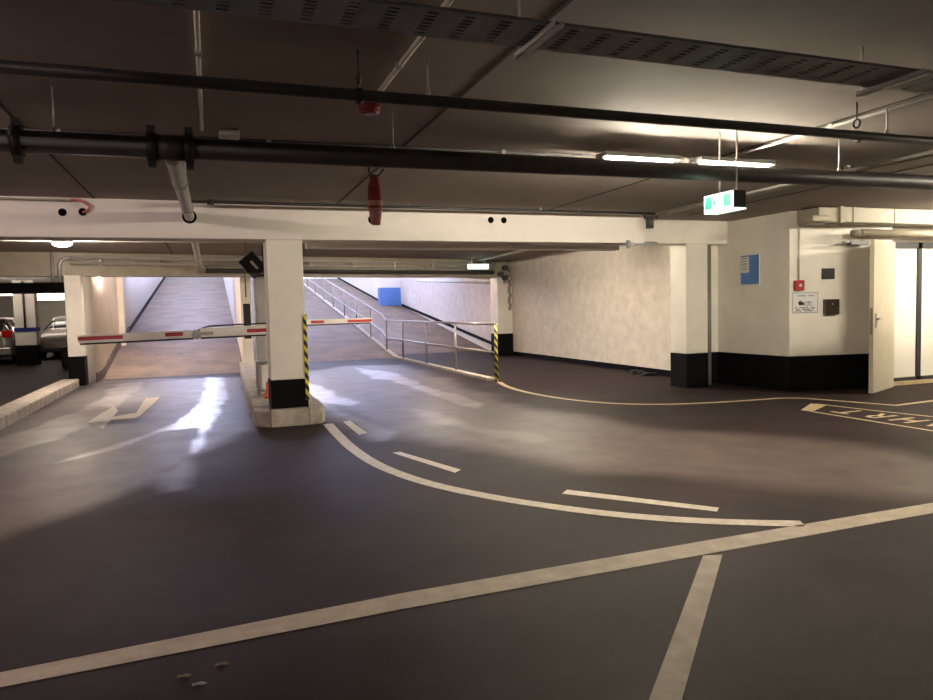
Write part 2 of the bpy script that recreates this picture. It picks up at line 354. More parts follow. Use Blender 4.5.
column('white column with black base at the left foot of the barred ramp', -2.86, -2.55, 16.75, 17.06, 0, 2.335, .62)
cD = column('white column with a blue band between two parked cars', -5.67, -5.10, 25.0, 25.45, 0, 2.62, .62)
bm = B(); box(bm, -5.69, -5.08, 24.98, 25.47, 1.05, 1.17); obj('blue_band', bm, mat('blue_band', (.02, .03, .22), .4), cD)
bm = B(); cyl(bm, (-5.38, 24.96, 1.17), (-5.38, 24.96, 2.6), .03); obj('drain_pipe', bm, PIPED, cD)
column('white column with black base behind the tall car', -4.62, -4.2, 27.0, 27.4, 0, 2.62, .62)
column('white column with blue lower half on the right ramp', 7.8, 8.8, 33.4, 34.0, 1.55, 6.2, .98, BLUEP)
bm = B(); cyl(bm, (8.17, 10.06, 0.0), (8.17, 10.06, 2.45), .055, 16)
tag(obj('downpipe', bm, mat('grey_green_pipe', (.19, .20, .17), .4)), 'grey green vertical downpipe beside the right column', 'pipe')
bm = B(); 
for k in range(9): box(bm, 8.36+.02*math.sin(k*2), 8.44+.02*math.sin(k*2), 19.19, 19.24, 1.35+.1*k, 1.46+.1*k, .01)
tag(obj('cable_bundle', bm, mat('pinkish_cable', (.36, .26, .24), .6, noise=.4, nscale=30)), 'bundle of cables hanging on the far narrow column', 'cable')

# ------------------------------------------------------------------ island kerb
isl = thing('kerb_island', 'concrete kerb island under the white column and barrier', 'kerb', (.95, 14, 0))
def kerbstone(poly, inset, parent, h=.205, name='kerb_stone'):
    bm = B(); n = len(poly); cxp = sum(p[0] for p in poly)/n; cyp = sum(p[1] for p in poly)/n
    bm2 = prism(bm, poly, -.01, h); es = [e for e in bm.edges if all(v.co.z > h-.001 for v in e.verts)]
    bmesh.ops.bevel(bm, geom=es, offset=inset, segments=3, affect='EDGES', profile=.5)
    return obj(name, bm, STONE, parent)
kerbstone([(.475, 9.30), (.66, 9.10), (.70, 9.5), (.70, 9.72), (.475, 9.72)], .025, isl)
kerbstone([(.668, 9.10), (1.14, 9.10), (1.14, 9.5), (.708, 9.5)], .02, isl)
kerbstone([(1.148, 9.10), (1.30, 9.14), (1.375, 9.32), (1.39, 10.0), (1.16, 10.0), (1.148, 9.5)], .025, isl)
y = 9.73
while y < 18.7:
    y2 = min(y+.98, 18.75)
    kerbstone([(.475+(y-9.7)*.018, y), (.72, y), (.72, y2-.008), (.475+(y2-9.7)*.018, y2-.008)], .025, isl); y = y2
y = 10.01
while y < 18.7:
    y2 = min(y+.98, 18.75)
    kerbstone([(1.17, y), (1.39, y), (1.39, y2-.008), (1.17, y2-.008)], .025, isl); y = y2
bm = B(); box(bm, .715, 1.175, 9.5, 18.74, -.01, .195); obj('island_slab', bm, STONE, isl)
lk = thing('boundary_kerb', 'long raised kerb along the left side of the exit lane', 'kerb', (-2.8, 14, 0))
y = 2.5
while y < 16.4:
    y2 = min(y+2.8, 16.55)
    kerbstone([(-2.98, y), (-2.64, y), (-2.64, y2-.004), (-2.98, y2-.004)], .03, lk, .17); y = y2

# ------------------------------------------------------------------ floor markings (paint on the floor)
def ribbon(pts, w, m, label, z=.003):
    bm = B(); P = [Vector((x, y, z)) for x, y in pts]; prev = None
    for i, p in enumerate(P):
        t = ((P[i+1] if i+1 < len(P) else p) - (P[i-1] if i else p)).normalized(); s = Vector((-t.y, t.x, 0))*w/2
        a, b = bm.verts.new(p+s), bm.verts.new(p-s)
        if prev: bm.faces.new((prev[0], prev[1], b, a))
        prev = (a, b)
    bmesh.ops.recalc_face_normals(bm, faces=bm.faces[:])
    if bm.faces[:][0].normal.z < 0: bmesh.ops.reverse_faces(bm, faces=bm.faces[:])
    return obj('painted_line', bm, m, floor, label)
def patch(poly, m, label, z=.003):
    bm = B(); vs = [bm.verts.new((x, y, z)) for x, y in poly]; f = bm.faces.new(vs); f.normal_update()
    if f.normal.z < 0: f.normal_flip()
    return obj('painted_line', bm, m, floor, label)
def spline(c, n=10):
    c = [Vector((*p, 0)) for p in c]; out = []
    for i in range(len(c)-1):
        p0 = c[max(i-1, 0)]; p1 = c[i]; p2 = c[i+1]; p3 = c[min(i+2, len(c)-1)]
        for k in range(n):
            t = k/n; q = .5*((2*p1)+(p2-p0)*t+(2*p0-5*p1+4*p2-p3)*t*t+(3*p1-p0-3*p2+p3)*t**3); out.append((q.x, q.y))
    out.append((c[-1].x, c[-1].y)); return out
patch([G(-40, 682), G(-40, 697), G(0, 688), G(400, 610), G(720, 552), G(990, 503), G(990, 493), G(933, 503), G(700, 542), G(400, 594), G(0, 673)], LINED, 'broad white line crossing the foreground')
patch([G(703, 556), G(722.5, 555), G(682, 700), G(675, 725), G(640, 725), G(649, 700)], LINED, 'short bay line running towards the viewer')
arcp = spline([G(u, v) for u, v in [(328, 424), (338, 435), (353, 449), (378, 465), (420, 481), (480, 495), (560, 508), (640, 517), (720, 522), (803, 524)]])
ribbon(arcp, .125, LINE, 'curved white line sweeping from the kerb island')
for q, lb in (([(343, 422), (350, 421), (367, 433), (359, 435)], 'first short dash beside the curved line'), ([(392, 453), (400, 452), (461, 470), (455, 473)], 'second dash beside the curved line'), ([(562, 494), (567, 490), (719, 508), (717, 512)], 'long dash beside the curved line')):
    patch([G(*p) for p in q], LINE, lb)
ribbon(spline([(5.2, 12.5), (5.02, 11.6), (4.98, 10.6), (5.14, 9.6), (5.5, 8.85), (6.1, 8.4), (6.9, 8.2), (7.9, 8.12)]), .10, LINEY, 'thin curved line from the railing to the corner wall')
ribbon([(7.9, 8.12), (8.17, 7.95), (8.62, 6.82), (9.45, 6.9), (11.5, 7.1)], .09, LINEY, 'thin line around the door')
bx0 = [(7.28, 7.02), (7.86, 7.44)]
ribbon([(7.27, 7.05), (7.28, 5.9), (7.3, 4.2)], .05, LINEY, 'near edge line of the painted lettering box')
ribbon([(7.86, 7.44), (8.0, 6.6), (8.17, 5.9), (8.35, 4.9)], .05, LINEY, 'far edge line of the painted lettering box')
patch([(7.25, 6.92), (7.25, 7.1), (7.84, 7.5), (7.90, 7.28)], LINEY, 'thick end of the painted lettering box')
patch([G(88, 422), G(103, 429), G(118, 411), G(114, 406)], LINE, 'pale near block of the faded arrow')
patch([G(112, 417), G(111, 420), G(136, 418), G(141, 415), G(155, 402), G(160, 397), G(146, 398), G(142, 404), G(136, 413)], LINEY, 'yellowed tail of the faded arrow')
# floor lettering reading from the far side
def text_mesh(body, size, m, name, parent, mw, ext=.0):
    cu = bpy.data.curves.new(name, 'FONT'); cu.body = body; cu.size = size; cu.extrude = ext; cu.offset = .006 if size > .3 else 0; cu.align_x = 'CENTER'; cu.align_y = 'CENTER'
    tmp = bpy.data.objects.new(name, cu); COL.objects.link(tmp)
    dg = bpy.context.evaluated_depsgraph_get(); mh = bpy.data.meshes.new_from_object(tmp.evaluated_get(dg))
    COL.objects.unlink(tmp); bpy.data.objects.remove(tmp)
    mh.transform(mw); o = bpy.data.objects.new(name, mh); COL.objects.link(o); mh.materials.clear(); mh.materials.append(m)
    if parent: o.parent = parent; o.matrix_parent_inverse = Matrix.Translation(-parent.location)
    return o
for ch, y, x in (('T', 6.70, 7.67), ('R', 6.30, 7.70), ('H', 5.92, 7.72), ('A', 5.56, 7.74), ('F', 5.20, 7.76)):
    mw = Matrix.Translation((x, y, .0035)) @ Matrix.Rotation(PI/2, 4, 'Z') @ Matrix.Diagonal((1.0, 1.35, 1, 1))
    o = text_mesh(ch, .42, LINEY, 'painted_letter', floor, mw); o['label'] = 'painted letter %s upside down in the box' % ch
# litter on the floor
for u, v, k, r in [(172, 0, 0, 0)][:0]: pass
LEAF = mat('dry_leaf', (.22, .16, .10), .8); 
for i, (u, v, lb, mm) in enumerate([(442, 666, 'dark crumpled dry leaf, farthest right of three below the broad line', LEAF), (398, 685, 'pale scrap of leaf nearest the viewer below the broad line', PAPERG), (368, 676, 'small curled leaf, farthest left of three below the broad line', LEAF), (617, 489, 'dark twig lying above the long dash', RUBB)]):
    x, y = G(u, v) if i < 3 else G(618, 489)
    if i < 3: x, y = G({0: 222*1.0, 1: 199, 2: 184}[i], {0: 665, 1: 685, 2: 677}[i])
    bm = B(); n = 7; c = bm.verts.new((x, y, .012)); ring = [bm.verts.new((x+.022*math.cos(a)*(1+.5*math.cos(2*a)), y+.012*math.sin(a), .002+.006*(k % 2))) for k, a in enumerate([2*PI*j/n for j in range(n)])]
    for j in range(n): bm.faces.new((c, ring[j], ring[(j+1) % n]))
    bm.faces.new(ring[::-1]); tag(obj('dry_leaf', bm, mm), lb, 'leaf')

# ------------------------------------------------------------------ railing
rl = thing('railing', 'grey tubular steel railing running up the ramp with a striped end post', 'railing', (5.2, 12.6, 0))
def rz(y): return max(0, SM*(y-20.8)) if y > 21.65 else 0.
ysr = [12.6, 15.0, 17.3, 19.65, 21.65, 23.95, 26.4, 28.9, 31.6, 34.3, 37.2, 40.2, 43.2]
for i, y in enumerate(ysr):
    bm = B()
    if i == 0: cyl(bm, (5.2, y, 0), (5.2, y, 1.13), .032, 16); p = obj('post', bm, HAZ, rl, 'yellow and black striped end post')
    else: cyl(bm, (5.2, y, rz(y)), (5.2, y, rz(y)+1.11), .025, 12); obj('post', bm, RAILM, rl)
for h, nm in ((1.12, 'handrail'), (.56, 'middle_rail')):
    bm = B(); tube(bm, [(5.2, 12.6, h), (5.2, 17, h), (5.2, 21.65, h+.0), (5.2, 22.4, h+rz(22.4)), (5.2, 30, h+rz(30)), (5.2, 43.4, h+rz(43.4))], .025); obj(nm, bm, RAILM, rl)
kb = thing('railing_kerb', 'low pale concrete kerb running under the railing', 'kerb', (5.2, 12.6, 0))
bm = B()
pk = [(12.9, 0), (20.5, 0), (21.7, .16), (30, SM*9.5), (44, SM*23.5)]
for (a, za), (b, zb) in zip(pk, pk[1:]):
    hull8(bm, [(5.12, a, za-.05), (5.28, a, za-.05), (5.28, b, zb-.05), (5.12, b, zb-.05)], [(5.12, a, za+.05), (5.28, a, za+.05), (5.28, b, zb+.05), (5.12, b, zb+.05)])
obj('kerb_strip', bm, STONE, kb)

# ------------------------------------------------------------------ barriers
def arm_box(bm, x0, x1, y, z0a, z0b, h, t=.045):
    hull8(bm, [(x0, y-t, z0a), (x1, y-t, z0b), (x1, y+t, z0b), (x0, y+t, z0a)], [(x0, y-t, z0a+h), (x1, y-t, z0b+h), (x1, y+t, z0b+h), (x0, y+t, z0a+h)])
br = thing('barrier', 'red and white folding barrier arm lowered across the left exit lane', 'barrier', (1.0, 12, .2))
Yb = 12.0; za = lambda x: 1.055 + (x+1.9)*.016
bm = B(); arm_box(bm, -1.9, -.27, Yb, za(-1.9), za(-.27), .125); obj('arm_tip', bm, ARMW, br)
bm = B(); arm_box(bm, -.17, 1.0, Yb, za(-.17), za(1.0), .15); obj('arm_section', bm, ARMW, br)
for a, b in ((-1.9, -1.28), (-.68, -.42), (.55, .9)):
    bm = B(); arm_box(bm, a, b, Yb, za(a)+.04, za(b)+.04, .058, .049); obj('red_stripe', bm, RED, br, 'red stripe')
for a, b in ((-1.88, -.27), (-.16, 1.0)):
    bm = B(); arm_box(bm, a, b, Yb, za(a)-.028, za(b)-.028, .03, .02); obj('rubber_edge', bm, RUBB, br)
bm = B(); cyl(bm, (-.22, Yb-.06, 1.13), (-.22, Yb+.06, 1.13), .075, 18); box(bm, -.16, .03, Yb-.052, Yb-.046, 1.12, 1.17)
obj('hinge', bm, GALV, br)
bm = B(); tube(bm, [(-.30, Yb-.02, 1.14), (-.12, Yb-.02, 1.235), (-.02, Yb-.02, 1.26), (1.0, Yb-.02, 1.285)], .012, 8); obj('linkage_rod', bm, RUBB, br)
bm = B(); box(bm, .85, 1.15, 11.75, 12.25, .2, 1.1, .02); obj('housing', bm, ARMW, br)
bm = B(); box(bm, .98, 1.16, 11.85, 12.15, 1.05, 1.32, .02); obj('arm_mount', bm, GALV, br)
b2 = thing('barrier', 'red and white folding barrier arm lowered across the middle entry lane', 'barrier', (1.25, 15, .2))
bm = B(); arm_box(bm, 1.75, 3.27, 15, 1.18, 1.19, .10); obj('arm_tip', bm, ARMW, b2)
bm = B(); arm_box(bm, 1.2, 1.68, 15, 1.17, 1.18, .09); obj('arm_section', bm, ARMW, b2)
for a, b in ((1.98, 2.25), (2.75, 3.27)):
    bm = B(); arm_box(bm, a, b, 15, 1.205, 1.205, .055, .049); obj('red_stripe', bm, RED, b2, 'red stripe')
bm = B(); arm_box(bm, 1.75, 3.25, 15, 1.155, 1.165, .028, .02); obj('rubber_edge', bm, RUBB, b2)
bm = B(); cyl(bm, (1.72, 14.94, 1.21), (1.72, 15.06, 1.21), .07, 16); obj('hinge', bm, GALV, b2)
bm = B(); box(bm, 1.0, 1.3, 14.8, 15.3, .207, 1.1, .02); obj('housing', bm, ARMW, b2)
bm = B(); box(bm, 1.12, 1.3, 14.9, 15.1, 1.08, 1.32, .02); obj('arm_mount', bm, GALV, b2)
gc = thing('ticket_cabinet', 'tall grey sheet metal cabinet behind the island column', 'cabinet', (1.0, 13.6, .2))
bm = B(); box(bm, .78, 1.22, 13.4, 13.8, .22, 2.12, .015); obj('body', bm, CAB, gc)
bm = B(); box(bm, .76, 1.24, 13.38, 13.82, 2.12, 2.16); obj('cap', bm, PIPED, gc)
bm = B(); box(bm, .80, 1.20, 13.385, 13.4, .3, 2.08); obj('door', bm, CAB, gc)
sf = thing('steel_stand', 'small steel stand with a white box beside the island column', 'stand', (.8, 10.9, .2))
for yy in (10.85, 11.2):
    bm = B(); box(bm, .62, .655, yy, yy+.035, .207, .72); obj('leg', bm, STEEL, sf)
bm = B(); box(bm, .68, .80, 10.95, 11.2, .30, .72, .01); obj('white_box', bm, ARMW, sf, 'white box')
bm = B(); box(bm, .62, .82, 10.85, 11.235, .27, .30); obj('shelf_frame', bm, STEEL, sf)
bm = B(); box(bm, .62, .82, 10.85, 11.235, .70, .725); obj('shelf_frame', bm, STEEL, sf)
bm = B(); tube(bm, [(.715, 10.5, .225), (.75, 10.5, .30), (.735, 10.48, .36), (.76, 10.5, .42), (.80, 10.5, .50)], [.06, .045, .025, .05, .02], 8); cyl(bm, (.68, 10.44, .24), (.80, 10.44, .26), .03, 8)
tag(obj('traffic_cover', bm, ORANGE), 'crumpled orange red plastic piece at the foot of the island column', 'cover')
fl = thing('floodlight', 'black floodlight on an angled bracket under the ceiling beside the island column', 'floodlight', (.78, 12.6, 2.4))
bm = B(); box(bm, -.17, .17, -.06, .06, -.13, .13, .03); box(bm, -.19, .19, -.075, -.06, -.15, .15, .01); box(bm, -.12, .12, .06, .10, -.08, .08, .01); bmesh.ops.rotate(bm, verts=bm.verts, cent=(0, 0, 0), matrix=Matrix.Rotation(math.radians(50), 3, 'Y')); bmesh.ops.translate(bm, verts=bm.verts, vec=(.72, 12.6, 2.27))
obj('lamp_body', bm, RUBB, fl)
bm = B(); box(bm, -.085, .085, -.082, -.076, -.022, .022); bmesh.ops.rotate(bm, verts=bm.verts, cent=(0, 0, 0), matrix=Matrix.Rotation(math.radians(50), 3, 'Y')); bmesh.ops.translate(bm, verts=bm.verts, vec=(.74, 12.6, 2.27))
obj('front_label', bm, PAPER, fl, 'white strip')
bm = B(); tube(bm, [(1.0, 12.6, 2.84), (.96, 12.6, 2.72), (.86, 12.6, 2.6), (.78, 12.6, 2.45)], .018, 8); obj('bracket', bm, GALV, fl)
bm = B(); box(bm, .88, 1.02, 12.56, 12.64, 2.18, 2.62); obj('back_box', bm, PIPEB, fl)
hc = thing('chain', 'hanging chain with a black weight left of the island column', 'chain', (.62, 13, 2.39))
bm = B()
for k in range(13): z = 2.16-.033*k; cyl(bm, (.60+.008*(k % 2), 13, z), (.61-.008*(k % 2), 13.01, z-.03), .012, 6)
cyl(bm, (.64, 13, 2.84), (.605, 13, 2.15), .008, 6)
obj('chain_links', bm, mat('rusty_chain', (.25, .17, .14), .6, metal=.4), hc)
bm = B(); box(bm, .55, .67, 12.96, 13.04, 1.0, 1.62, .01); obj('weight', bm, PIPEB, hc, 'black weight')

# ------------------------------------------------------------------ pipes
def rod(t, x, y, z, ztop=ZC, r=.006):
    bm = B(); cyl(bm, (x, y, z), (x, y, ztop), r, 8); cyl(bm, (x, y, z-.005), (x, y, z+.03), .013, 8); obj('hanger', bm, GALV, t)
p1 = thing('ceiling_pipe', 'thin dark pipe crossing the ceiling nearest the viewer', 'pipe', (2, 3.79, 2.6))
bm = B(); cyl(bm, (-4, 3.80, 2.6), (9, 3.74, 2.6), .031, 16); obj('pipe_run', bm, PIPED, p1)
for x in (1.19, 4.66): rod(p1, x, 3.79, 2.63)
for x in (.80, 4.37):
    bm = B(); tube(bm, [(x+.045*math.cos(a), 3.79, 2.6+.045*math.sin(a)) for a in [2*PI*j/12 for j in range(12)]], .008, 6)
    bm.free(); bm = B(); cyl(bm, (x-.018, 3.79, 2.6), (x+.018, 3.79, 2.6), .043, 16); tube(bm, [(x, 3.79+.028*math.cos(a), 2.69+.03*math.sin(a)) for a in [2*PI*j/12 for j in range(13)]], .008, 6); cyl(bm, (x, 3.79, 2.72), (x, 3.79, ZC), .006, 8)
    obj('pipe_clamp', bm, PIPEB, p1)
p2 = thing('ceiling_pipe', 'thick dark pipe with bolted couplings crossing below the fluorescent tubes', 'pipe', (2, 4.85, 2.5))
y2f = lambda x: 4.86-.028*(x+1)
bm = B(); cyl(bm, (-4, y2f(-4), 2.5), (9.5, y2f(9.5), 2.5), .066, 20); obj('pipe_run', bm, PIPED, p2)
for x in (-1.03, -.30, -.08):
    y = y2f(x); bm = B(); cyl(bm, (x-.028, y, 2.5), (x+.028, y, 2.5), .092, 16); box(bm, x-.022, x+.022, y-.025, y+.025, 2.58, 2.63); box(bm, x-.022, x+.022, y-.025, y+.025, 2.37, 2.42)
    obj('coupling', bm, PIPEB, p2)
for x in (-.83, 1.24, 5.2): rod(p2, x, y2f(x), 2.56)
bm = B(); cyl(bm, (-.19, 4.86, 2.5), (-.19, 5.0, 2.51), .07, 16); cyl(bm, (-.27, y2f(-.19), 2.5), (-.11, y2f(-.19), 2.5), .078, 16); obj('tee', bm, PIPED, p2)
pb = thing('branch_pipe', 'pale grey branch pipe running from the thick pipe into the white beam', 'pipe', (-.19, 7, 2.58))
bm = B(); tube(bm, [(-.19, 5.0, 2.5), (-.19, 5.2, 2.51), (-.19, 9.3, 2.65), (-.19, 16.9, 2.64), (-.19, 17.15, 2.56), (-.10, 17.3, 2.47)], .058, 18); obj('pipe_run', bm, PLAST, pb)
for y, z in ((6.3, 2.545), (8.4, 2.62)):
    bm = B(); cyl(bm, (-.19, y, z), (-.19, y+.05, z+.002), .066, 18); obj('collar', bm, GALV, pb)
bm = B(); cyl(bm, (-.14, 6.3, 2.56), (-.14, 6.3, ZC), .006, 8); obj('hanger', bm, GALV, pb)
p4 = thing('sprinkler_pipe', 'slim dark pipe running along the face of the white beam', 'pipe', (2, 8.9, 2.77))
bm = B(); cyl(bm, (-.17, 8.9, 2.775), (6.3, 8.95, 2.79), .02, 12); obj('pipe_run', bm, PIPED, p4)
bm = B(); cyl(bm, (-.19, 8.9, 2.70), (-.19, 8.9, 2.80), .026, 10); obj('fitting', bm, PIPEB, p4); bm = B(); cyl(bm, (.02, 8.9, 2.775), (.10, 8.9, 2.775), .032, 12); obj('fitting', bm, PIPEB, p4)
for x in (1.0, 2.5, 4.4, 5.0): rod(p4, x, 8.92, 2.79, r=.004)
bm = B(); cyl(bm, (-15.9, 9.2, 2.80), (-1.46, 9.2, 2.80), .012, 8); tag(obj('wall_conduit', bm, PLAST), 'thin pale conduit at the top left of the white beam', 'conduit')
bm = B(); tube(bm, [(-1.45, 9.2, 2.80), (-1.35, 9.2, 2.80), (-1.26, 9.22, 2.74), (-1.29, 9.25, 2.685), (-1.345, 9.29, 2.675)], .016, 10)
tag(obj('hose', bm, REDBR), 'thin reddish cable bending into a hole in the white beam', 'cable')
# conduits along the ceiling
def conduit(label, pts, r=.012, m=PLAST, clips=()):
    t = thing('conduit', label, 'conduit', pts[0]); bm = B(); tube(bm, pts, r, 8); obj('tube_run', bm, m, t)
    for c in clips:
        bm = B(); box(bm, c[0]-.02, c[0]+.02, c[1]-.02, c[1]+.02, ZC-.035, ZC); obj('clip', bm, GALV, t)
    return t
conduit('thin dark conduit crossing the ceiling behind the thick pipe', [(-4, 6.12, 2.825), (3.45, 5.75, 2.825)], .012, PIPED, [(-1, 5.97), (0.5, 5.9), (2.5, 5.8)])
conduit('white conduit along the ceiling at the upper left', [(0, 2.6, 2.825), (0, 5.66, 2.825)], .013, CONDW, [(0, 4.0)])
conduit('white conduit leading to the red alarm', [(1.06, 2.6, 2.82), (1.06, 4.55, 2.82)], .016, CONDW, [(1.06, 3.9)])
conduit('pale conduit pair left of the two at the right side of the ceiling', [(4.72, 2.6, 2.815), (4.66, 5.5, 2.815)], .014, PLAST, [(4.69, 4.3), (4.67, 5.2)])
conduit('long pale conduit across the ceiling at the far right', [(6.55, 3.5, 2.80), (6.5, 8.9, 2.80)], .02, CONDW, [(6.52, 5), (6.5, 7)])
conduit('second pale conduit beside the exit sign', [(6.35, 4.2, 2.79), (6.32, 9.0, 2.79)], .018, PLAST, [(6.33, 5.6)])
tq = conduit('pale conduit running across the ceiling past the round lamps', [(-16, 14, 2.80), (-2.55, 14, 2.80)], .022, CONDW)
for a_, b_ in ((-2.21, 4.33), (4.67, 7.0)):
    bm = B(); cyl(bm, (a_, 14, 2.80), (b_, 14, 2.80), .022, 10); obj('tube_run', bm, CONDW, tq)
conduit('slanting white pipe on the ceiling towards the long concrete wall', [(6.95, 10.4, 2.79), (7.2, 18.9, 2.79)], .03, CONDW)
conduit('thin grey pipe beside the slanting white pipe', [(7.1, 10.4, 2.80), (7.35, 18.9, 2.80)], .016, PLAST)
tp = thing('beam_pipe', 'pair of pale pipes running along the beam above the ramps', 'pipe', (0, 18.85, 2.6))
for z, r in ((2.72, .035), (2.60, .03)):
    bm = B(); cyl(bm, (-2.75, 16.93, z), (7.9, yb2(7.9)-.09, z), r, 12); obj('pipe_run', bm, PLAST, tp)
for k in range(9):
    x = -2.2+k*1.15; bm = B(); box(bm, x-.02, x+.02, yb2(x)-.13, yb2(x)+.01, 2.55, 2.77); obj('bracket', bm, GALV, tp)
bm = B(); tube(bm, [(-2.75, 16.93, 2.72), (-2.9, 16.92, 2.68), (-2.95, 16.90, 2.55), (-2.95, 16.88, 2.20)], .04, 10); cyl(bm, (-3.08, 16.9, 2.2), (-3.08, 16.9, 2.84), .03, 10); obj('elbow', bm, GALV, tp)
bm = B(); cyl(bm, (0.0, yb2(0)-.17, 2.46), (7.8, yb2(7.8)-.17, 2.46), .05, 14); cyl(bm, (0.0, yb2(0)-.17, 2.46), (-.06, yb2(0)-.17, 2.46), .06, 14)
tag(obj('drain_pipe', bm, PIPED), 'dark drain pipe hung in front of the beam above the ramps', 'pipe')
vp = thing('valve_assembly', 'cluster of grey pipes and valves on the far narrow column', 'valve', (8.2, 18.9, 2.4))
bm = B(); cyl(bm, (8.15, 18.98, 2.15), (8.15, 18.98, 2.75), .05, 12); cyl(bm, (7.95, 18.93, 2.42), (8.35, 18.93, 2.42), .045, 12); tube(bm, [(8.28, 18.98, 2.6), (8.38, 19.0, 2.5), (8.38, 19.0, 2.2)], .03, 10); obj('pipework', bm, GALV, vp)
for x, z in ((8.02, 2.42), (8.15, 2.3), (8.15, 2.6)):
    bm = B(); cyl(bm, (x, 18.86, z), (x, 19.02, z), .075, 12); obj('valve_wheel', bm, PIPED, vp)
bm = B(); cyl(bm, (5.9, 23.5, 2.75), (8.7, 20.2, 2.32), .05, 12); cyl(bm, (8.1, 28, 2.62), (8.55, 20.2, 2.2), .04, 12)
tag(obj('ramp_pipe', bm, PLAST), 'pale pipes along the top of the right ramp wall', 'pipe')
# lower left duct
bm = B(); box(bm, -12, -2.95, 21.5, 22.1, 2.12, 2.40, .02); tag(obj('duct', bm, PIPED), 'long dark duct above the parked cars', 'duct')
# strut at the beam end
st = thing('beam_strut', 'silver pipe and valve beside the end of the white beam', 'pipe', (6.6, 9.1, 2.7))
bm = B(); cyl(bm, (6.05, 9.25, 2.36), (6.95, 9.85, 2.44), .03, 12); cyl(bm, (6.02, 9.23, 2.30), (6.02, 9.23, 2.42), .03, 10); obj('strut', bm, GALV, st)
bm = B(); cyl(bm, (6.36, 9.16, 2.60), (6.36, 9.16, 2.76), .06, 14); tube(bm, [(6.26, 9.15, 2.74), (6.26, 9.15, 2.80), (6.32, 9.15, 2.83), (6.46, 9.15, 2.82), (6.5, 9.15, 2.74)], .012, 8); obj('valve', bm, PIPED, st)

# ------------------------------------------------------------------ cable tray
ct = thing('cable_tray', 'perforated metal cable tray crossing the top of the view', 'cable tray', (2, 2.76, 2.6))
def tray_seg(x0, x1, y0=2.63, y1=2.90, z=2.6):
    bm = B(); nxs = [x0]; x = x0+.02; per = .155
    cells = []
    while x < x1-.06:
        cells.append((nxs[-1], x, False)); cells.append((x, x+.045, True)); nxs.append(x+.045); x += per
    cells.append((nxs[-1], x1, False))
    ysl = [y0+.02]; 
    for k in range(7): ysl += [y0+.03+k*.033, y0+.03+k*.033+.014]
    ysl = [y0] + ysl[1:] + [y1]
    for a, b, hole in cells:
        for k in range(len(ysl)-1):
            if hole and k % 2 == 1: continue
            vs = [bm.verts.new(p) for p in ((a, ysl[k], z), (b, ysl[k], z), (b, ysl[k+1], z), (a, ysl[k+1], z))]; bm.faces.new(vs[::-1])
    bmesh.ops.remove_doubles(bm, verts=bm.verts, dist=1e-5)
    r = bmesh.ops.extrude_face_region(bm, geom=bm.faces[:]); bmesh.ops.translate(bm, verts=[v for v in r['geom'] if isinstance(v, bmesh.types.BMVert)], vec=(0, 0, .0025))
    bmesh.ops.recalc_face_normals(bm, faces=bm.faces[:]); return bm
obj('tray_base', tray_seg(-1.5, 6.), GALVD, ct)
for y in (2.63, 2.90):
    bm = B(); box(bm, -1.5, 6, y-.002, y+.002, 2.6, 2.612 if y < 2.7 else 2.65); obj('side_flange', bm, GALVD, ct)
for k in range(3):
    bm = B(); cyl(bm, (-1.5, 2.69+.06*k, 2.622), (6, 2.70+.06*k, 2.622), .018, 8); obj('cable', bm, RUBB, ct)
for x in (-.9, 1.37, 3.45, 5.6):
    bm = B(); box(bm, x-.022, x+.022, 2.58, 2.98, 2.573, 2.577); box(bm, x-.022, x-.018, 2.58, 2.98, 2.573, 2.5995); box(bm, x+.018, x+.022, 2.58, 2.98, 2.573, 2.5995)
    cyl(bm, (x, 2.96, 2.58), (x, 2.96, ZC), .006, 8)
    obj('support_channel', bm, mat('pale_zinc', (.75, .74, .74), .5), ct)

# ------------------------------------------------------------------ lamps
def tube_lamp(label, x0, x1, y, z, m=TUBE, r=.016, group=None, housing=True, along='x', w=.05):
    t = thing('fluorescent_lamp', label, 'lamp', ((x0+x1)/2, y, z), group)
    if along == 'x':
        a, b = (x0, y, z), (x1, y, z)
    else: a, b = (y, x0, z), (y, x1, z)
    bm = B(); cyl(bm, a, b, r, 10); obj('tube', bm, m, t)
    bm = B()
    if along == 'x': box(bm, x0-.03, x1+.03, y-w/2, y+w/2, z+r+.008, z+r+.045); box(bm, x0-.03, x0, y-.018, y+.018, z-.018, z+r+.01); box(bm, x1, x1+.03, y-.018, y+.018, z-.018, z+r+.01)
    else: box(bm, y-w/2, y+w/2, x0-.03, x1+.03, z+r+.008, z+r+.045)
    obj('fitting', bm, CAB, t); return t
tube_lamp('lit fluorescent tube above the thick pipe, left one of the pair', 3.24, 3.94, 5.33, 2.69, r=.018, w=.17)
tube_lamp('lit fluorescent tube above the exit sign, right one of the pair', 4.20, 4.98, 5.30, 2.69, r=.018, w=.17)
G1 = 'lamps outside the frame'
def bulkhead(label, x, y, z=2.76):
    t = thing('bulkhead_lamp', label, 'lamp', (x, y, z))
    bm = B(); bmesh.ops.create_uvsphere(bm, u_segments=20, v_segments=12, radius=1); bmesh.ops.scale(bm, verts=bm.verts, vec=(.15, .09, .05)); bmesh.ops.translate(bm, verts=bm.verts, vec=(x, y, z-.02))
    for f in bm.faces: f.smooth = True
    obj('glass', bm, BULK, t)
    bm = B(); box(bm, x-.16, x+.16, y-.09, y+.09, z+.0, ZC, .01); obj('base_plate', bm, CONDW, t)
bulkhead('lit oval ceiling lamp above the left exit lane', -2.38, 14)
bulkhead('lit oval ceiling lamp to the right of the island column', 4.5, 14)
bulkhead('lit lamp hidden behind the ramp beam near the curved wall', -2.05, 18.5, 2.78)
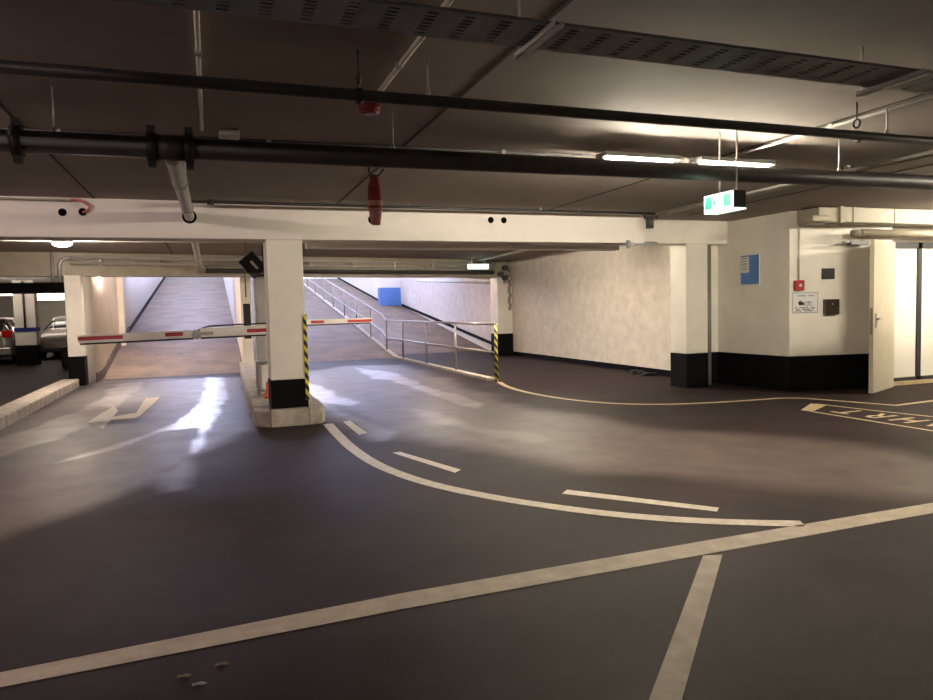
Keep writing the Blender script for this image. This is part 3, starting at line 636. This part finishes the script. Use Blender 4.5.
for i, (x, y, z) in enumerate([(-6.6, 24, 2.4), (-6.2, 30, 2.36), (-6.6, 34, 2.36), (-6.9, 38.5, 2.36)]):
    nm = ['nearest', 'second', 'third', 'farthest'][i]
    tube_lamp('lit strip lamp over the parked cars, %s of the row' % nm, x-1.0, x+2.2, y, z, TUBEP, .05, None, True, 'x', .2)
for i, y in enumerate((27., 31., 35., 39., 43., 50.)):
    for x in (-.8, 3.0, 6.8):
        if y < 45: zz = ZC+.139*(y-19.2)-.12
        else: zz = 6.3
        if i == 5: continue
        side = {-.8: 'left', 3.0: 'middle', 6.8: 'right'}[x]
        tube_lamp('bright cool white strip lamp over the %s ramp, %s from the foot' % (side, ['first', 'second', 'third', 'fourth', 'fifth'][i]), x-.75, x+.75, y, zz, TUBEC, .03)
# room lamps out of view, some added only to brighten the scene
tube_lamp('lit tube lamp on the ceiling left of the view', -3.4, -2.2, 5.2, 2.76, mat('rosy_fluorescent_tube', (.9, .9, .85), .4, emit=(1, .79, .72), estr=140), .018)
tube_lamp('fill tube lamp added out of view in front of the white panels', 10.9, 12.1, 6.6, 2.74, TUBE, .022)  # unseen tube, added so the white panels come out bright
tube_lamp('fill tube lamp added on the ceiling right of the view near the corner room', 7.9, 9.1, 4.2, 2.76, TUBE, .018)  # unseen tube, added to lift the corner walls
tube_lamp('lit tube lamp near the long concrete wall behind the white beam', 5.4, 6.6, 12.2, 2.76, TUBE, .016)

TUBEW = mat('rosy_fluorescent_tube', (.9, .9, .85), .4, emit=(1, .79, .72), estr=140)
for x, sd in ((-.8, 'left'), (3.0, 'middle'), (6.9, 'right')):
    tube_lamp('lit warm tube lamp just behind the ramp beam over the %s ramp' % sd, x-.6, x+.6, 20.9, 2.86, mat('dim_rosy_tube', (.9, .9, .85), .4, emit=(1, .76, .56), estr=75), .018)
tube_lamp('fill tube lamp added left of and behind the viewer', -5.2, -4.0, 0.5, 2.76, TUBEW, .018)  # added behind the viewer as fill light
tube_lamp('fill tube lamp added on the ceiling left of the exit lane', -6.2, -5.0, 9.8, 2.76, TUBEW, .018)  # unseen extra tube at the left, added for fill
# exit signs
es = thing('exit_sign', 'lit green and white emergency exit sign hanging from the ceiling', 'sign', (3.98, 4.75, 2.24))
ang = math.atan2(.33, .36)
def rot_pts(bm, c, a):
    bmesh.ops.rotate(bm, verts=bm.verts, cent=c, matrix=Matrix.Rotation(a, 3, 'Z')); return bm
cS = Vector((3.93, 4.70, 2.262)); aS = math.radians(-90)
def sbox(dx0, dx1, dy0, dy1, dz0, dz1, m, nm, lb=None, bev=0):
    bm = B(); box(bm, cS.x+dx0, cS.x+dx1, cS.y+dy0, cS.y+dy1, cS.z+dz0, cS.z+dz1, bev); rot_pts(bm, cS, aS); return obj(nm, bm, m, es, lb)
sbox(-.17, .17, 0, .12, -.065, .07, INK, 'sign_case')
sbox(-.17, .17, -.012, 0, -.062, .068, SIGNW, 'lit_face')
sbox(-.17, .175, -.012, .12, -.078, -.065, SIGNW, 'light_strip')
sbox(-.155, -.09, -.016, -.012, -.045, .052, GREEN, 'left_green_field')
sbox(.07, .145, -.016, -.012, -.045, .052, GREEN, 'right_green_field')
bm = B()
def gq(pts):
    vs = [bm.verts.new((cS.x+x, cS.y-.0165, cS.z+z)) for x, z in pts]; bm.faces.new(vs)
gq([(-.09, -.045), (-.075, -.045), (-.075, .052), (-.09, .052)]); gq([(.0, -.045), (.012, -.045), (.012, .052), (.0, .052)])
gq([(-.075, .045), (.0, .045), (.0, .052), (-.075, .052)])
gq([(-.052, .020), (-.036, .020), (-.036, .038), (-.052, .038)]); gq([(-.06, -.008), (-.03, -.008), (-.024, .016), (-.05, .016)])
gq([(-.065, -.04), (-.055, -.04), (-.04, -.008), (-.055, -.008)]); gq([(-.03, -.04), (-.02, -.04), (-.03, -.008), (-.042, -.008)])
rot_pts(bm, cS, aS); obj('pictogram', bm, GREEN, es, 'green running figure in a doorway')
for dx, dy in ((-.05, .05), (.09, .1)):
    bm = B(); v = Matrix.Rotation(aS, 3, 'Z') @ Vector((dx, dy, 0)); cyl(bm, (cS.x+v.x, cS.y+v.y, cS.z+.06), (cS.x+v.x, cS.y+v.y, ZC), .007, 8); obj('hanging_rod', bm, CONDW, es)
e2 = thing('exit_sign', 'distant pale green glowing sign under the ramp beam', 'sign', (7.0, 18.6, 2.65))
bm = B(); box(bm, 6.75, 7.35, 18.2, 18.32, 2.52, 2.66, .01); obj('lit_face', bm, SIGNW, e2)
bm = B(); box(bm, 6.85, 6.87, 18.24, 18.28, 2.66, ZC); box(bm, 7.23, 7.25, 18.24, 18.28, 2.66, ZC); obj('hanging_rod', bm, GALV, e2)
# red alarm
al = thing('fire_alarm', 'round red alarm under the ceiling beside the near pipe', 'alarm', (1.02, 4.66, 2.8))
bm = B(); cyl(bm, (1.05, 4.66, 2.81), (1.05, 4.66, ZC), .045, 20); obj('base', bm, CONDW, al)
bm = B(); cyl(bm, (1.05, 4.66, 2.765), (1.05, 4.66, 2.81), .07, 24, .078); cyl(bm, (1.05, 4.66, 2.745), (1.05, 4.66, 2.765), .045, 20, .07); obj('sounder', bm, REDD, al)
bm = B(); cyl(bm, (.19, 5.72, ZC-.008), (.19, 5.72, ZC), .02, 8); box(bm, .12, .27, 5.62, 5.78, ZC-.05, ZC-.004, .01)
tag(obj('junction_box', bm, CONDW), 'small white box on the ceiling above the thick pipe', 'box')
# hanging red marker
hm = thing('hanging_streamer', 'red and pink fabric streamer hanging below the thick pipe', 'streamer', (1.13, 4.9, 2.25))
def lens(z0, z1, w0, w1, m, nm, lb):
    bm = B(); rows = []
    for i in range(7):
        t = i/6; z = z0+(z1-z0)*t; w = w0+(w1-w0)*t; cx_ = 1.125
        rows.append([bm.verts.new((cx_+w*math.cos(a), 4.9+w*.5*math.sin(a), z)) for a in [2*PI*j/14 for j in range(14)]])
    for a, b in zip(rows, rows[1:]):
        for k in range(14): f = bm.faces.new((a[k], a[(k+1) % 14], b[(k+1) % 14], b[k])); f.smooth = True
    bm.faces.new(rows[0]); bm.faces.new(rows[-1][::-1]); bmesh.ops.recalc_face_normals(bm, faces=bm.faces[:]); obj(nm, bm, m, hm, lb)
lens(2.40, 2.30, .028, .05, REDF, 'upper_cloth', 'red cloth'); lens(2.30, 2.22, .05, .052, REDF, 'middle_cloth', 'red cloth'); lens(2.22, 2.185, .052, .052, PINK, 'pale_band', 'pale band'); lens(2.185, 2.165, .052, .051, REDF, 'thin_band', 'red band'); lens(2.165, 2.05, .051, .032, PINK, 'lower_cloth', 'faded pink cloth')
bm = B(); tube(bm, [(1.10, 4.9, 2.39), (1.075, 4.87, 2.45)], .006, 6); tube(bm, [(1.15, 4.9, 2.39), (1.19, 4.87, 2.44)], .006, 6); obj('cord', bm, RUBB, hm)

# ------------------------------------------------------------------ right room: door, panels, duct, signs
dr = thing('door_1', 'cream steel door standing open', 'door', (10.33, 8.28, 0)); del dr['category']; dr['kind'] = 'structure'
h0 = Vector((10.33, 8.26, 0)); h1 = Vector((9.36, 7.83, 0)); dd = (h1-h0).normalized(); nn = Vector((-dd.y, dd.x, 0))
def dbox(s0, s1, t0, t1, z0, z1, m, nm, par=dr):
    bm = B(); P = lambda s, t, z: h0+dd*s+nn*t+ZZ*z
    hull8(bm, [P(s0, t0, z0), P(s1, t0, z0), P(s1, t1, z0), P(s0, t1, z0)], [P(s0, t0, z1), P(s1, t0, z1), P(s1, t1, z1), P(s0, t1, z1)]); return obj(nm, bm, m, par)
W_ = (h1-h0).length
dbox(0, W_, -.03, .03, .01, 2.33, DOORM, 'door_leaf')
dbox(W_, W_+.006, -.018, .018, .9, 1.3, mat('lock_plate', (.25, .2, .15), .4, metal=.6), 'lock_plate')
s_ = 1 if nn.y < 0 else -1
dbox(W_-.11, W_-.07, .03*s_, .05*s_, 1.0, 1.22, STEEL, 'handle_plate')
dbox(W_-.22, W_-.08, .055*s_, .085*s_, 1.12, 1.15, STEEL, 'door_handle')
dbox(W_-.1, W_-.08, .03*s_, .06*s_, 1.12, 1.15, STEEL, 'handle_stem')
dc = thing('door_closer', 'steel door closer arm above the open door', 'door closer', (9.7, 8.3, 2.35))
bm = B(); box(bm, 9.45, 9.85, 8.28, 8.37, 2.29, 2.36, .01); obj('closer_body', bm, PIPED, dc)
bm = B(); tube(bm, [(9.3, 8.3, 2.33), (9.42, 8.32, 2.34), (9.55, 8.3, 2.34)], .022, 8); obj('closer_arm', bm, GALV, dc)
gp = thing('window_1', 'frosted white partition panels in black frames', 'window', (11.8, 8.45, 0)); del gp['category']; gp['kind'] = 'structure'
for x0, x1 in ((10.5, 11.12), (11.21, 11.95), (12.04, 12.8), (12.89, 13.6)):
    bm = B(); box(bm, x0, x1, 8.46, 8.50, .12, 2.26); obj('pane', bm, PANEL, gp)
bm = B(); box(bm, 10.42, 13.7, 8.43, 8.53, 2.26, 2.36); box(bm, 10.42, 13.7, 8.43, 8.53, .06, .12)
for x in (10.42, 11.12, 11.95, 12.8, 13.6): box(bm, x, x+.09, 8.43, 8.53, .06, 2.36)
obj('frame', bm, INK, gp)
bm = B()
for x in (10.95, 11.42): cyl(bm, (x, 8.44, 1.72), (x, 8.46, 1.72), .02, 10)
obj('knob', bm, CONDW, gp)
bm = B(); box(bm, 10.4, 14.4, 8.38, 8.55, 0, .06); obj('sill', bm, LINEY, gp)
du = thing('air_duct', 'cream rectangular air duct above the open door', 'duct', (10.5, 8.1, 2.62))
bm = B(); box(bm, 8.95, 14.4, 8.0, 8.26, 2.60, 2.83, .01); obj('duct_run', bm, DUCT, du)
bm = B(); box(bm, 8.90, 8.97, 7.98, 8.28, 2.585, 2.838, .008); obj('flange', bm, DUCT, du)
bm = B(); box(bm, 9.16, 9.19, 7.985, 8.27, 2.59, 2.835, .006); obj('flange', bm, DUCT, du)
bm = B(); box(bm, 8.52, 8.90, 8.02, 8.45, 2.60, 2.82, .02); obj('duct_end', bm, DUCT, du)
bm = B(); box(bm, 8.36, 8.70, 7.98, 8.16, 2.60, 2.69, .02); obj('end_boot', bm, DUCT, du)
for x in (9.9, 10.35, 10.78):
    bm = B(); cyl(bm, (x, 7.985, 2.77), (x, 8.0, 2.77), .018, 10); obj('rivet', bm, STEEL, du)
bm = B(); box(bm, 10.02, 10.028, 7.995, 8.0, 2.6, 2.83); obj('duct_seam', bm, INK, du)
bm = B(); box(bm, 10.98, 11.3, 7.99, 8.0, 2.64, 2.76); obj('opening', bm, INK, du)
bm = B(); cyl(bm, (9.5, 8.14, 2.47), (14.3, 8.14, 2.47), .055, 16); cyl(bm, (9.5, 8.14, 2.47), (9.5, 8.3, 2.47), .055, 16)
tag(obj('insulated_pipe', bm, DUCT), 'cream insulated pipe under the air duct', 'pipe')
a2 = math.atan2(8.30-8.66, 10.36-8.60)
def wallp(s, off, z): # along front wall
    d = Vector((math.cos(a2), math.sin(a2), 0)); n = Vector((math.sin(a2), -math.cos(a2), 0)); return Vector((8.60, 8.66, 0))+d*s+n*off+ZZ*z
def wbox(s0, s1, o0, o1, z0, z1, m, nm, par=None, lb=None):
    bm = B(); hull8(bm, [wallp(s0, o0, z0), wallp(s1, o0, z0), wallp(s1, o1, z0), wallp(s0, o1, z0)], [wallp(s0, o0, z1), wallp(s1, o0, z1), wallp(s1, o1, z1), wallp(s0, o1, z1)]); return obj(nm, bm, m, par, lb)
fb = thing('call_point', 'red emergency call box on the white corner wall', 'call box', (8.73, 8.49, 1.68))
wbox(.07, .21, 0, .07, 1.60, 1.76, RED, 'box_body', fb)
bm = B(); cyl(bm, wallp(.14, .07, 1.68), wallp(.14, .082, 1.68), .025, 14); obj('button', bm, PAPER, fb)
bm = B(); cyl(bm, wallp(.14, .03, 1.75), wallp(.14, .03, 2.58), .012, 10); obj('cable_conduit', bm, PLAST, fb)
wsn = thing('notice_sign', 'white notice with two small vehicle pictograms below the red call box', 'sign', wallp(.25, 0, 1.4))
wbox(.03, .50, .0, .006, 1.23, 1.58, PAPER, 'board', wsn)
wbox(.045, .485, .006, .0075, 1.245, 1.565, PAPERG, 'border', wsn); wbox(.055, .475, .0075, .009, 1.255, 1.555, PAPER, 'field', wsn)
for k, (s0, s1, z) in enumerate([(.10, .43, 1.505), (.09, .44, 1.32), (.11, .42, 1.295), (.10, .43, 1.27)]):
    for j in range(9):
        if (j*7+k*3) % 5: wbox(s0+(s1-s0)*j/9, s0+(s1-s0)*(j+.75)/9, .009, .0105, z, z+(.022 if k == 0 else .013), PAPERG if k == 0 else INK, 'print', wsn)
def disc(s, z, r, m, nm, par, rin=0):
    bm = B(); vs = [bm.verts.new(wallp(s+r*math.cos(a), .0105, z+r*math.sin(a))) for a in [2*PI*j/16 for j in range(16)]]
    if rin:
        vi = [bm.verts.new(wallp(s+rin*math.cos(a), .0105, z+rin*math.sin(a))) for a in [2*PI*j/16 for j in range(16)]]
        for j in range(16): bm.faces.new((vs[j], vs[(j+1) % 16], vi[(j+1) % 16], vi[j]))
    else: bm.faces.new(vs)
    obj(nm, bm, m, par)
disc(.18, 1.40, .035, INK, 'pictogram', wsn); wbox(.16, .25, .009, .0105, 1.37, 1.41, INK, 'pictogram', wsn)
disc(.29, 1.385, .033, PAPERG, 'pictogram', wsn, .02); disc(.355, 1.385, .033, PAPERG, 'pictogram', wsn, .02); wbox(.29, .36, .009, .0105, 1.41, 1.425, PAPERG, 'pictogram', wsn)
wb1 = wbox(.42+.13, .76, .0, .03, 1.77, 1.94, INK, 'black_panel'); tag(wb1, 'small square black panel on the white wall', 'panel')
wb = thing('wall_intercom', 'dark bronze metal box on the white wall right of the notice', 'intercom', wallp(.7, 0, 1.3))
wbox(.58, .81, 0, .08, 1.21, 1.45, mat('bronze_metal', (.10, .08, .055), .35, metal=.7, noise=.4, nscale=20), 'box_body', wb)
wbox(.68, .70, .08, .086, 1.36, 1.39, STEEL, 'button', wb)
# poster on the side wall
e1 = Vector((8.60-8.5, 8.66-10.25, 0)).normalized(); n1 = Vector((e1.y, -e1.x, 0))
if n1.x > 0: n1 = -n1
def sp(s, off, z): return Vector((8.5, 10.25, 0))+e1*s+n1*off+ZZ*z
def sbx(s0, s1, o0, o1, z0, z1, m, nm, par):
    bm = B(); hull8(bm, [sp(s0, o0, z0), sp(s1, o0, z0), sp(s1, o1, z0), sp(s0, o1, z0)], [sp(s0, o0, z1), sp(s1, o0, z1), sp(s1, o1, z1), sp(s0, o1, z1)]); return obj(nm, bm, m, par)
po = thing('poster', 'blue poster with a white sheet in its upper left corner on the side wall', 'poster', sp(.8, 0, 1.9))
sbx(.59, 1.0, 0, .012, 1.71, 2.23, PAPER, 'backing', po); sbx(.60, .99, .012, .016, 1.735, 2.22, POST, 'blue_sheet', po)
sbx(.61, .78, .016, .019, 1.93, 2.20, PAPER, 'white_notice', po)
for k in range(5): sbx(.63, .75-.03*(k % 2), .019, .0205, 2.16-.045*k, 2.175-.045*k, PAPERG, 'print', po)
# debris by the long wall
bm = B()
for i in range(14):
    x = 8.1+.3*random.random(); y = 11.9+.9*random.random(); s = .03+.05*random.random(); box(bm, x-s, x+s, y-s, y+s, 0, s*.8, .006)
o = obj('debris', bm, RUBB); tag(o, 'low heap of dark debris at the foot of the long concrete wall', 'debris')

# ------------------------------------------------------------------ cars
def make_car(label, ox, oy, rotz, paint, L=4.1, Hh=1.5):
    t = thing('car', label, 'car', (ox, oy, 0)); 
    R_ = Matrix.Translation((ox, oy, 0)) @ Matrix.Rotation(rotz, 4, 'Z')
    # stations along y (rear=0 .. front=L): (y, zlow, zbelt, ztop, half width belt, half width top)
    st = [(0.0, .45, .82, .86, .62, .55), (.05, .32, .95, 1.05, .78, .60), (.18, .25, .98, 1.30, .84, .62), (.45, .22, .97, 1.45, .87, .63), (1.1, .20, .96, 1.50, .88, .64), (1.9, .20, .95, 1.49, .88, .64), (2.5, .20, .94, 1.36, .88, .62), (2.95, .20, .93, 1.06, .87, .66), (3.15, .2, .92, .96, .86, .70), (3.7, .22, .84, .87, .82, .66), (4.0, .28, .66, .70, .72, .58), (4.1, .40, .56, .58, .60, .5)]
    bm = B(); rows = []
    for y, zl, zb, zt, wb_, wt in st:
        sec = [(-wb_*.93, zl), (-wb_*1.0, (zl+zb)*.5), (-wb_*.96, zb), (-wt, zt-.06*(zt-zb)), (-wt*.75, zt), (0, zt+.015), (wt*.75, zt), (wt, zt-.06*(zt-zb)), (wb_*.96, zb), (wb_, (zl+zb)*.5), (wb_*.93, zl)]
        rows.append([bm.verts.new((x, y, z)) for x, z in sec])
    gl = []
    for i, (a, b) in enumerate(zip(rows, rows[1:])):
        for k in range(10):
            f = bm.faces.new((a[k], a[k+1], b[k+1], b[k])); f.smooth = True
            if k in (2, 7) and 2 <= i <= 6: gl.append(f)
            if k in (3, 4, 5, 6) and (i in (1, 2) or i == 6): gl.append(f)
        f = bm.faces.new((a[10], a[0], b[0], b[10]))
    bm.faces.new(rows[0]); bm.faces.new(rows[-1][::-1]); bmesh.ops.recalc_face_normals(bm, faces=bm.faces[:])
    # windows as a mesh of their own: separate faces pushed out slightly
    bg = B()
    for f in gl:
        c = f.calc_center_median(); vs = [bg.verts.new(c+(v.co-c)*.90+f.normal*.006) for v in f.verts]; bg.faces.new(vs)
    for bb in (bm, bg): bmesh.ops.transform(bb, matrix=R_, verts=bb.verts)
    obj('car_body', bm, paint, t); obj('window_glass', bg, CARG, t)
    for y in (.78, 3.3):
        for sx in (-1, 1):
            bm = B(); cyl(bm, (sx*.70, y, .31), (sx*.89, y, .31), .31, 24); bmesh.ops.transform(bm, matrix=R_, verts=bm.verts); w = obj('wheel', bm, TYRE, t)
            bm = B(); cyl(bm, (sx*.89, y, .31), (sx*.90, y, .31), .2, 16); bmesh.ops.transform(bm, matrix=R_, verts=bm.verts); obj('rim', bm, GALV, w)
    for sx in (-1, 1):
        bm = B(); box(bm, min(sx*.56, sx*.85), max(sx*.56, sx*.85), .0, .2, .86, 1.10, .03); bmesh.ops.transform(bm, matrix=R_, verts=bm.verts); obj('tail_lamp', bm, TAIL, t)
    bm = B(); box(bm, -.82, .82, -.04, .1, .3, .55, .04); bmesh.ops.transform(bm, matrix=R_, verts=bm.verts); obj('bumper', bm, paint, t)
    bm = B(); box(bm, -.26, .26, -.055, -.04, .58, .69); bmesh.ops.transform(bm, matrix=R_, verts=bm.verts); obj('number_plate', bm, PAPER, t)
    return t
make_car('silver hatchback parked left of the blue banded column, red tail lamp showing', -6.82, 25.9, math.radians(0), SILVER)
make_car('taller silver car parked just right of the blue banded column', -4.95, 32.2, math.radians(180), SILVER)
bm = B(); box(bm, -4.05, -3.6, 22.6, 23.0, 0, .62, .08); tag(obj('waste_bin', bm, RUBB), 'dark bin beside the column at the ramp foot', 'bin')

# drain slot across the exit ramp & floor groove
bm = B(); box(bm, -2.5, .8, 16.9, 16.98, -.01, .002); obj('drain_slot', bm, INK, floor)

# ------------------------------------------------------------------ world, view
w = bpy.data.worlds.new('world'); S.world = w; w.use_nodes = True
w.node_tree.nodes['Background'].inputs[0].default_value = (.62, .72, 1, 1); w.node_tree.nodes['Background'].inputs[1].default_value = 2.0
S.view_settings.view_transform = 'Standard'; S.view_settings.look = 'None'; S.view_settings.gamma = 1; S.view_settings.exposure = 1.5
try: S.view_settings.use_curve_mapping = False
except Exception: pass
